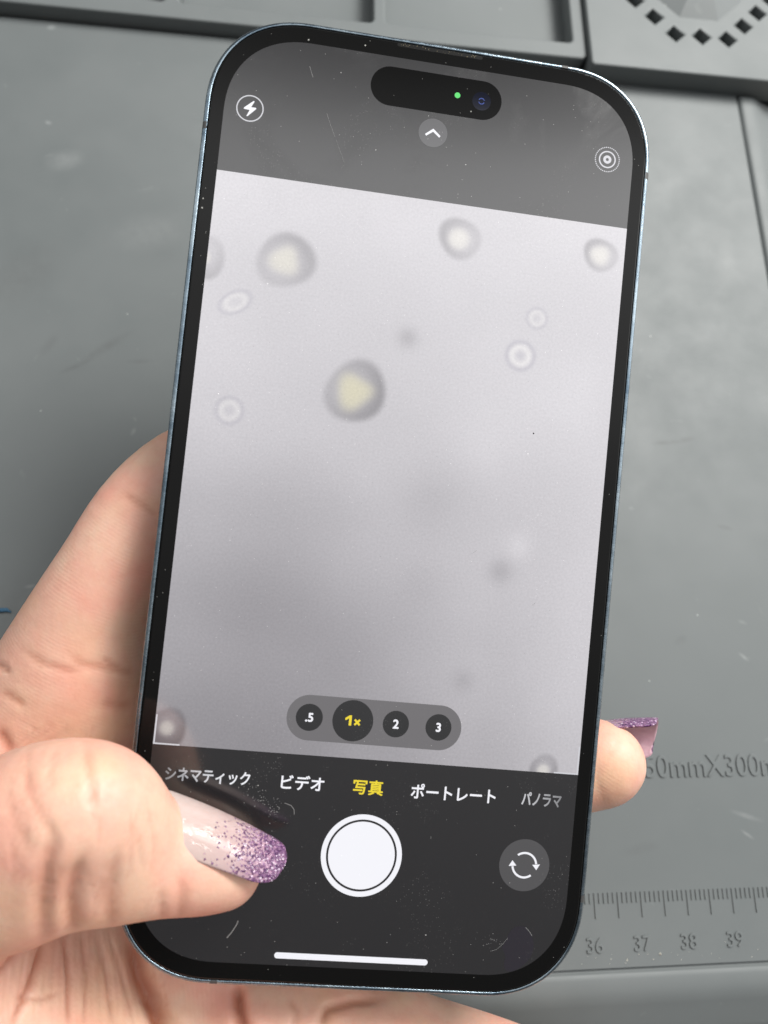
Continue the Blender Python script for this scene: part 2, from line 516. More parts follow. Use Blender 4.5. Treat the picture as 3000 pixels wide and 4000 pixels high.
# parts tray along the far edge: one moulded plate with open compartments
def rrect(x0, y0, x1, y1, r=1.4, n=5):
    p = []
    for cx, cy, a in ((x1 - r, y1 - r, 0), (x0 + r, y1 - r, 90), (x0 + r, y0 + r, 180), (x1 - r, y0 + r, 270)):
        for i in range(n + 1):
            t = math.radians(a + 90 * i / n); p.append((cx + r * math.cos(t), cy + r * math.sin(t)))
    return p
xs = [(-366, -316), (-312.5, -262), (-258.5, -208), (-204.5, -154), (-150.5, -100.6), (-97.0, -44.9), (-41.6, 11.7)]
tray = plate_with_holes('parts_tray', rrect(-372, 212.9, 15.6, 286, 2.0), [rrect(a, 218.2, b, 280) for a, b in xs], -3.9, 4.0, SILICONE, work_mat, 0.55)
mesh_obj('tray_floor', [(-371, 214, -2.6), (15, 214, -2.6), (15, 285, -2.6), (-371, 285, -2.6)], [(0, 1, 2, 3)], SILICONE, work_mat)

# raised panel at the far right with a ring of diamond holes round an octagonal boss
def diamond(x, y, r=2.95):
    return [(x + r, y), (x, y + r), (x - r, y), (x, y - r)]
cx, cy = 49.8, 246.6
holes = []
half = [(8.0, -23.6), (13.7, -18.0), (19.0, -12.4), (24.2, -7.0)]
holes = [diamond(cx, cy - 23.6), diamond(cx, cy + 23.6), diamond(cx - 24.4, cy), diamond(cx + 24.4, cy)]
for sx in (-1, 1):
    for sy in (-1, 1):
        for hx, hy in half: holes.append(diamond(cx + sx * hx, cy - sy * hy))
plate_with_holes('vent_panel', rrect(15.8, 209.1, 86, 286, 1.0), holes, -1.2, 6.0, SILICONE, work_mat, 0.5)
mesh_obj('panel_floor', [(16.5, 210, -3.4), (85, 210, -3.4), (85, 285, -3.4), (16.5, 285, -3.4)], [(0, 1, 2, 3)], SILICONE, work_mat)
oct_ring = lambda r, z: [(cx + r * math.cos(math.radians(22.5 + 45 * i)), cy - 3 + r * math.sin(math.radians(22.5 + 45 * i)), z) for i in range(8)]
loft('octagon_boss', [oct_ring(15.6, 5.98), oct_ring(8.6, 9.2), oct_ring(8.0, 9.4)], SILICONE, work_mat, cap1=True, smooth=False)

# ------------------------------------------------------------------ the phone
PM = Matrix(PHONE_M)
phone = empty('smartphone', PM)
tag(phone, 'dark smartphone held in the hand with its camera app open', 'smartphone')
A, B, RC = 35.93, 74.2, 15.3
def ol(inset, z):
    return [(x, y, z) for x, y in outline(A - inset, B - inset, RC - inset)]
FPROF = [(0.86, -0.62), (0.84, -0.22), (0.74, -0.12), (0.50, -0.13), (0.26, -0.26), (0.07, -0.55), (0.0, -1.0), (0.0, -6.9), (0.08, -7.3), (0.3, -7.55), (0.62, -7.62), (0.95, -7.6)]
loft('frame', [ol(o, z) for o, z in FPROF][::-1], STEEL, phone)
loft('back_glass', [ol(0.9, -7.62), ol(1.1, -7.8), ol(1.6, -7.85)], BEZEL, phone, cap1=False, cap0=False)
flat('back_panel', [[(x, y) for x, y, _ in ol(1.6, 0)][::-1]], -7.85, BEZEL, phone)
loft('gasket', [ol(0.84, -0.32), ol(1.3, -0.32)], BLACK, phone)
loft('front_glass', [ol(1.0, -0.45), ol(1.0, -0.12), ol(1.05, -0.04), ol(1.2, 0.0)], BEZEL, phone)
g = flat('glass_face', [[(x, y) for x, y, _ in ol(1.2, 0)]], 0.0, BEZEL, phone)

def antenna(path_fn):
    """thin plastic band wrapped over the frame profile"""
    v, f = [], []
    pr = [(o - 0.012, z + 0.012) if z > -1 else (o - 0.012, z) for o, z in FPROF[1:-1]]
    for k, (o, z) in enumerate(pr):
        for s in (-0.55, 0.55): v.append((*path_fn(o, s), z))
        if k: f.append((2 * k - 2, 2 * k - 1, 2 * k + 1, 2 * k))
    return mesh_obj('antenna_band', v, f, DARK_PLASTIC, phone)
for s, y in ((-1, 55.4), (1, 57.9), (1, -58.4), (-1, -58.0)):
    antenna(lambda o, t, s=s, y=y: (s * (A - o), y + t))
for s, x in ((-1, -20.2), (1, 20.2)):
    antenna(lambda o, t, s=s, x=x: (x + t, s * (B - o)))
# earpiece slot between the glass and the frame, with dirt in it
slot = flat('earpiece_slot', [stadium(-7.2, 6.6, B - 1.42, 0.30)], 0.012, BLACK, phone)
dirt_t = NT('slot_dirt'); dirt_t.set(Base_Color=(0.30, 0.26, 0.17, 1), Roughness=0.9)
v, f = [], []
for i in range(34):
    x = -6.6 + 12.4 * random.random(); y = B - 1.42 + random.uniform(-.2, .22); r = random.uniform(.03, .10)
    k = len(v); v += [(x - r, y, .013), (x, y - r, .013), (x + r, y, .013), (x, y + r, .013), (x, y, .013 + r)]
    f += [(k, k + 1, k + 4), (k + 1, k + 2, k + 4), (k + 2, k + 3, k + 4), (k + 3, k, k + 4)]
mesh_obj('slot_dirt', v, f, dirt_t.m, slot)

# lit display: panel, viewfinder picture, controls
Z = 0.012
DW, DH = 32.85, 70.65
disp = flat('display', [outline(DW, DH, 12.6)], Z, PANEL_OFF, phone)

# viewfinder picture: what the phone's camera shows, a pale blur with round out-of-focus drops
VX0, VX1, VY0, VY1 = -32.85, 32.85, -39.2, 48.6
def srgb(v):
    v = np.asarray(v, float) / 255.0
    return np.where(v <= 0.04045, v / 12.92, ((v + 0.055) / 1.055) ** 2.4)
nx, ny = 264, 352
gx = np.linspace(VX0, VX1, nx); gy = np.linspace(VY0, VY1, ny)
GX, GY = np.meshgrid(gx, gy)
rows_y = [48.6, 30, 12, -5, -22, -39.2]
cols_x = [-33, -16, 0, 16, 33]
tab = np.array([
    [208, 204, 202, 204, 206],
    [204, 196, 195, 199, 202],
    [198, 190, 191, 197, 201],
    [177, 172, 180, 189, 197],
    [164, 158, 171, 185, 197],
    [142, 142, 157, 174, 191]], float)
def interp2(tab):
    ty = np.interp(gy, rows_y[::-1], np.arange(6)[::-1].astype(float))
    tx = np.interp(gx, cols_x, np.arange(5).astype(float))
    def hat(t, n):
        W = np.zeros((len(t), n))
        for i in range(n):
            d = np.abs(t - i); W[:, i] = np.where(d < 1, 0.5 + 0.5 * np.cos(np.pi * d), 0)
        return W
    return hat(ty, 6) @ tab @ hat(tx, 5).T
lum = interp2(tab)
rgb = np.stack([lum + 1.5, lum - 1.5, lum + 3.0], -1)
def sstep(a, b, x):
    t = np.clip((x - a) / (b - a), 0, 1); return t * t * (3 - 2 * t)
def drop(x, y, R, dark, core, core_amp, tri=0.0, rot=0.0, warm=1.0):
    """out-of-focus drop: dim soft disc with a bright centre"""
    dx, dy = GX - x, GY - y; th = np.arctan2(dy, dx)
    r = np.hypot(dx, dy) / R * (1 + 0.05 * np.cos(2 * th + rot) + 0.04 * np.cos(3 * th - rot))
    edge = (1 - sstep(0.80, 1.10, r)) * (1 + 0.38 * np.cos(th - rot + 1.4))
    prof = edge * (0.55 + 0.45 * sstep(0.3, 0.85, r))
    rc = np.hypot(dx + 0.05 * R, dy + 0.02 * R) / R * (1 + tri * np.cos(3 * (th - rot)))
    c = 0.55 * (1 - sstep(core * 0.6, core * 1.35, rc)) + 0.45 * (1 - sstep(core * 0.1, core * 1.6, rc))
    for k, w in enumerate((1.0, 0.97, 0.86)):
        rgb[..., k] += -dark * prof * (1 - c) + c * (core_amp - (9 * warm if k == 2 else 0.8 * warm * k))
def ring(x, y, R, amp, dot=0.0, sq=1.0, rot=0.0):
    """small refracting drop: bright ring, faint dark rim and centre"""
    dx, dy = GX - x, GY - y
    u = dx * math.cos(rot) + dy * math.sin(rot); v = (-dx * math.sin(rot) + dy * math.cos(rot)) / sq
    r = np.hypot(u, v) / R
    p = amp * np.exp(-((r - 0.62) / 0.2) ** 2) - amp * 1.0 * np.exp(-((r - 1.02) / 0.16) ** 2) - dot * np.exp(-(r / 0.25) ** 2)
    for k, w in enumerate((1.0, 1.0, 0.8)): rgb[..., k] += p * w
def shade(x, y, R, amp, sx=1.0):
    e = np.exp(-(((GX - x) / sx) ** 2 + (GY - y) ** 2) / R ** 2)
    rgb[...] += (amp * e)[..., None]
drop(-20.9, 36.0, 4.6, 30, 0.48, 13, 0.10, 2.3, 1.6)
drop(-8.15, 17.0, 5.0, 40, 0.52, 13, 0.13, 1.2, 3.6)
drop(5.8, 43.2, 3.5, 30, 0.48, 16, 0.0, 4.4)
drop(28.9, 43.7, 2.9, 32, 0.55, 14, 0.05, 4.0)
drop(-33.2, 34.8, 3.4, 22, 0.3, 10)
drop(-30.9, -36.7, 3.0, 34, 0.36, 36)
drop(27.3, -38.9, 2.5, 34, 0.4, 26)
ring(-27.9, 28.5, 2.5, 12, 0, 0.62, 0.55)
ring(-27.0, 11.8, 2.0, 11, 5)
ring(17.3, 25.8, 2.2, 16, 14)
ring(19.4, 32.1, 1.6, 11, 4)
for a in ((-0.9, 26.4, 1.6, -24), (17.3, -8.6, 1.9, -20), (13.1, -26, 1.7, -12), (20, -4.5, 2.2, 12), (-12, -18, 9, -7, 2.0), (6, 2, 5, -6), (-22, -14, 8, -6),
          (-3, 4, 6, 5), (14, 12, 7, 6), (-4, -25, 6, -7), (26, 22, 9, 4), (5, -12, 4, -5)):
    shade(*a[:4], *(a[4:] or (1.0,)))
lin = srgb(np.clip(rgb, 0, 252))
idx = np.arange(nx * ny).reshape(ny, nx)
quads = np.stack([idx[:-1, :-1], idx[:-1, 1:], idx[1:, 1:], idx[1:, :-1]], -1).reshape(-1, 4)
vf = mesh_obj('viewfinder', np.stack([GX, GY, np.full_like(GX, Z * 2)], -1).reshape(-1, 3), quads, PICTURE, disp)
ca = vf.data.color_attributes.new('picture', 'FLOAT_COLOR', 'POINT')
ca.data.foreach_set('color', np.concatenate([lin.reshape(-1, 3), np.ones((nx * ny, 1))], 1).astype(np.float32).ravel())
flat('dust_mark', [circle(20.6, 13.7, 0.13, 10)], Z * 3, BLACK, disp)
scr_t = NT('scratch_and_reflection'); scr_t.set(Base_Color=(0.17, 0.17, 0.17, 1), Roughness=0.6)
def streak(pts, w, name='scratch'):
    polys = []
    for (x0, y0), (x1, y1) in zip(pts[:-1], pts[1:]):
        L = math.hypot(x1 - x0, y1 - y0); nx_, ny_ = -(y1 - y0) / L * w / 2, (x1 - x0) / L * w / 2
        polys.append([(x0 + nx_, y0 + ny_), (x0 - nx_, y0 - ny_), (x1 - nx_, y1 - ny_), (x1 + nx_, y1 + ny_)])
    return flat(name, polys, Z * 3.5, scr_t.m, disp)
streak([(-20.5, 67.0), (-19.8, 65.3)], 0.055)
streak([(-17.1, 60.0), (-16.3, 58.2), (-15.4, 56.4)], 0.04)
streak([(-15.2, 56.0), (-13.6, 52.6)], 0.03)
streak([(23.4, -12.9), (22.9, -13.5)], 0.05)
streak([(13.3, -5.6), (12.6, -6.2)], 0.04)
streak([(-18.9, -67.0), (-18.3, -66.2), (-17.6, -64.9), (-17.5, -64.4)], 0.16)
sm = []
for i in range(90):
    t_ = random.random(); a_ = 2.2 - 1.9 * t_
    x = -18.2 + 5.4 * t_ + random.gauss(0, .8); y = -44.9 - 3.6 * t_ ** 1.4 + random.gauss(0, .75)
    sm.append(circle(x, y, random.uniform(.025, .085), 7))
for i in range(26):
    sm.append(circle(21.5 + random.gauss(0, 1.1), -65.4 + random.gauss(0, .7), random.uniform(.025, .07), 7))  # these specks are painted sparkle of a reflected nail
sm_o = flat('smudge_and_reflection', sm, Z * 3.4, scr_t.m, disp)
sm_o['kind'] = 'stuff'
streak([(-12.4, -46.6), (-11.4, -46.9), (-10.9, -47.5), (-10.8, -48.2)], 0.09, 'smudge_and_reflection')
reflection_t = NT('nail_reflection_tint'); screen_surface(reflection_t)  # a fingernail's reflection in the screen, put into the colour
reflection_t.b.inputs['Emission Color'].default_value = (0.016, 0.013, 0.020, 1); reflection_t.b.inputs['Emission Strength'].default_value = 1.0
reflection_t.b.inputs['Roughness'].default_value = 0.35
for l_ in list(reflection_t.b.inputs['Roughness'].links): reflection_t.m.node_tree.links.remove(l_)
reflection_t.b.inputs['IOR'].default_value = 1.5
def rounded(p, it=3):
    for _ in range(it):
        p = [q for (a, b) in zip(p, p[1:] + p[:1]) for q in ((a[0] * .75 + b[0] * .25, a[1] * .75 + b[1] * .25), (a[0] * .25 + b[0] * .75, a[1] * .25 + b[1] * .75))]
    return p
flat('smudge_and_reflection', [rounded([(24.06, -64.18), (24.8, -63.22), (25.79, -62.9), (26.87, -63.11), (27.75, -64.26), (28.28, -65.69), (28.1, -67.29), (27.18, -68.66), (25.71, -69.79), (24.22, -70.04), (23.7, -68.96), (23.97, -67.49), (23.03, -66.35), (23.77, -65.39)])[::-1]], Z * 2.5, reflection_t.m, disp)  # dark purple shape painted as the reflected nail
streak([(26.65, -63.12), (27.34, -63.75), (27.82, -64.39)], 0.07, 'smudge_and_reflection')  # this streak and the next: pale outline of the painted reflection
streak([(21.45, -67.01), (22.38, -66.7), (23.26, -65.86), (23.99, -64.85)], 0.045, 'smudge_and_reflection')
def hook(x, y, sx):
    t, L, H = 0.22, 3.9, 4.4
    return [[(x, y), (x + sx * L, y), (x + sx * L, y + t), (x + sx * t, y + t), (x + sx * t, y + H), (x, y + H)][::(1 if sx > 0 else -1)]]
flat('focus_bracket', hook(-32.8, -39.2, 1), Z * 3, UI_WHITE_DIM, disp)
flat('focus_bracket', hook(32.8, -39.2, -1), Z * 3, UI_WHITE_DIM, disp)

# zoom selector
flat('zoom_bar', [stadium(-13.5, 13.55, -33.55, 3.45)], Z * 3, UI_PILL, disp)
for x, r, s, m, h in ((-10.05, 2.05, '.5', UI_WHITE, 1.25), (-3.38, 3.14, '1×', UI_YELLOW, 1.6), (3.28, 2.03, '2', UI_WHITE, 1.3), (9.95, 2.03, '3', UI_WHITE, 1.3)):
    flat('zoom_button', [circle(x, -33.5, r)], Z * 4, UI_DARK, disp)
    if s == '1×':
        one = [(-1.42, .38), (-.72, .86), (-.34, .86), (-.34, -.82), (-.78, -.82), (-.78, .36), (-1.28, .02), (-1.42, .1)]
        xx = [[(.62 + a * c_ - b * s_, -.22 + a * s_ + b * c_) for a, b in ((-.62, -.17), (.62, -.17), (.62, .17), (-.62, .17))] for c_, s_ in ((.7071, .7071), (.7071, -.7071))]
        flat('zoom_number', [[(x + a * .92 + .12, -33.5 + b * .92) for a, b in pl] for pl in ([one[::-1], xx[0]])] + [[(x + a * .92 + .12, -33.5 + b * .92) for a, b in xx[1]]], Z * 5, m, disp)
        continue
    text('zoom_number', s, (x - 2, -33.5 - h / 2, x + 2, -33.5 + h / 2), Z * 5, m, disp, bold=0.06, keep=True)

# mode names
TX = -44.55
UI_FADE_L = mat_screen('ui_white_fading_left', (0.86, 0.86, 0.9), 1.0, (-31, 0.22, -21, 0.95))
UI_FADE_R = mat_screen('ui_white_fading_right', (0.86, 0.86, 0.9), 1.0, (31, 0.22, 23.5, 0.75))
for body, x0, x1, h, m in (('シネマティック', -30.5, -18.0, 1.95, UI_FADE_L), ('ビデオ', -13.25, -6.8, 2.15, UI_WHITE), ('写真', -2.28, 2.27, 2.2, UI_YELLOW),
                        ('ポートレート', 6.7, 19.95, 2.2, UI_WHITE), ('パノラマ', 24.2, 30.5, 2.0, UI_FADE_R)):
    text('mode_name', body, (x0, -43.42 - h / 2, x1, -43.42 + h / 2), Z * 2, m, disp, bold=0.05)

# shutter button
flat('shutter_ring', ring_quads(0.03, -53.7, 5.42, 6.2), Z * 2, UI_WHITE, disp)
flat('shutter_button', [circle(0.03, -53.7, 5.1, 80)], Z * 2, UI_WHITE, disp)
# camera flip button: two arc arrows on a disc
FX, FY = 25.55, -53.65
flat('flip_button', [circle(FX, FY, 4.0)], Z * 2, UI_GREY, disp)
arcs = []
for a in (0, 180):
    arcs += ring_quads(FX, FY, 1.72, 2.04, a + 8, a + 128, 30)
    t = math.radians(a + 6); px, py = FX + 1.88 * math.cos(t), FY + 1.88 * math.sin(t)
    dx, dy = math.sin(t), -math.cos(t); ex, ey = math.cos(t), math.sin(t)
    arcs.append([(px + ex * 0.62, py + ey * 0.62), (px - ex * 0.62, py - ey * 0.62), (px + dx * 0.85, py + dy * 0.85)])
flat('flip_arrows', arcs, Z * 3, UI_WHITE, disp)
flat('home_bar', [stadium(-11.6, 11.8, -69.2, 0.45)], Z * 2, UI_WHITE, disp)

# icons at the top
cx, cy = -28.9, 58.9
flat('flash_icon', ring_quads(cx, cy, 1.92, 2.1), Z * 2, UI_WHITE_DIM, disp)
ca_, sa_ = math.cos(0.103), math.sin(0.103)
bolt = [(.55, 1.2), (-.9, .12), (-.95, -.1), (-.05, -.25), (-.55, -1.2), (-.38, -1.25), (.97, -.05), (.9, .14), (.18, .2), (.72, 1.1)]
flat('flash_bolt', [[(cx + x * ca_ - y * sa_, cy + x * sa_ + y * ca_) for x, y in bolt]], Z * 2, UI_WHITE, disp)
cx, cy = -0.15, 59.45
flat('menu_button', [circle(cx, cy, 2.3)], Z * 2, UI_GREY_TOP, disp)
flat('menu_chevron', [[(cx - 1.25, cy - .35), (cx - 1.05, cy - .62), (cx, cy + .18), (cx, cy + .68)], [(cx, cy + .68), (cx, cy + .18), (cx + 1.05, cy - .62), (cx + 1.25, cy - .35)]], Z * 3, UI_WHITE, disp)
cx, cy = 28.55, 59.45
dots = []
for i in range(40):
    t = 2 * math.pi * i / 40
    dots.append(circle(cx + 2.0 * math.cos(t), cy + 2.0 * math.sin(t), 0.105, 8))
flat('live_icon', dots + ring_quads(cx, cy, 1.2, 1.42) + ring_quads(cx, cy, 0.25, 0.68), Z * 2, UI_WHITE_DIM, disp)

# camera cutout
cut = flat('camera_cutout', [stadium(-10.75, 10.35, 65.9, 3.15, 30)], Z * 2, CUTOUT, phone)
flat('indicator_light', [circle(3.15, 66.1, 0.46)], Z * 3, UI_GREEN, cut)
lens_t = NT('front_lens'); lens_t.set(Base_Color=(0.004, 0.005, 0.012, 1), Roughness=0.06, Specular_IOR_Level=0.22)
lens = loft('front_lens', [[(x, y, Z * 3) for x, y in circle(7.1, 65.75, 1.5, 40)], [(x, y, Z * 3.4) for x, y in circle(7.1, 65.75, 1.35, 40)]], lens_t.m, cut, cap1=True)
glint_t = NT('lens_coating'); glint_t.set(Base_Color=(0.05, 0.08, 0.28, 1), Roughness=0.2, Metallic=0.6)
flat('lens_rim', ring_quads(7.1, 65.75, 0.40, 0.52, 20, 160, 14) + ring_quads(7.1, 65.75, 0.40, 0.52, 200, 340, 14), Z * 4, glint_t.m, cut)

# ------------------------------------------------------------------ the hand (phone frame, mm)
CHAINS = {
 'palm_a': [(-54.23, -48.16, -22.00, 13.00), (-53.58, -84.81, -19.00, 14.00), (-46.94, -109.63, -4.00, 19.00)],
 'palm_b': [(-38.30, -59.19, -24.00, 12.00), (-38.80, -88.66, -20.00, 13.00), (-38.23, -109.48, -4.00, 19.00)],
 'palm_c': [(-22.54, -68.61, -25.00, 12.00), (-23.89, -92.59, -18.50, 12.00), (-29.10, -109.78, -3.00, 18.00)],
 'palm_d': [(-6.32, -77.79, -25.00, 12.00), (-8.60, -93.01, -16.50, 11.00), (-19.45, -108.72, -2.00, 17.00)],
 'arm': [(-37.48, -110.34, -2.00, 20.00), (-34.79, -132.76, 14.00, 23.00), (-27.84, -139.07, 40.00, 27.00)],
 'index': [(-57.82, -44.38, -22.00, 12.50), (-51.04, -28.63, -17.00, 10.30), (-46.16, -16.32, -15.00, 8.80), (-41.68, -6.16, -15.00, 8.40), (-35.59, 2.54, -16.00, 7.70), (-28.20, 8.10, -17.00, 6.60)],
 'web': [(-47.99, -35.19, -17.50, 9.50), (-45.06, -41.69, -18.50, 9.60), (-41.65, -53.77, -22.00, 10.00)],
 'middle': [(-36.50, -53.27, -24.00, 10.00), (-20.70, -34.45, -20.00, 9.00), (-2.09, -22.63, -18.00, 8.50), (12.32, -17.07, -17.00, 7.50)],
 'ring': [(-22.81, -66.11, -25.00, 10.00), (-0.30, -55.18, -20.00, 9.00), (23.12, -47.10, -18.00, 8.50), (39.40, -42.40, -16.50, 8.00), (43.03, -41.25, -15.00, 7.30), (44.50, -40.27, -14.00, 5.30)],
 'little': [(-12.63, -90.89, -14.50, 10.00), (6.24, -90.92, -14.00, 9.40), (15.27, -93.15, -14.00, 9.20), (29.43, -96.57, -14.00, 9.00), (46.90, -101.52, -15.00, 8.00)],
 'thenar': [(-48.03, -96.75, -3.00, 17.00), (-59.58, -78.43, -2.00, 17.00), (-63.70, -60.39, 4.00, 14.50)],
 'thumb': [(-63.73, -60.07, 4.00, 14.00), (-49.64, -51.57, 9.00, 11.40), (-43.27, -46.92, 11.50, 10.20), (-38.44, -44.84, 12.50, 9.00), (-35.41, -45.94, 11.00, 7.90), (-32.46, -49.27, 7.60, 6.20), (-29.32, -51.71, 5.40, 5.40), (-23.06, -53.76, 4.60, 4.80), (-19.38, -54.77, 4.20, 3.60)],
 'pulp': [(-45.66, -54.84, 9.00, 8.50), (-40.37, -53.48, 9.00, 8.00), (-34.53, -53.33, 8.00, 7.70), (-28.45, -54.13, 6.10, 6.50), (-23.53, -54.74, 5.10, 5.50), (-18.99, -55.23, 4.30, 4.10)],
}
EYE = (-12.08, -5.52, 112.65)
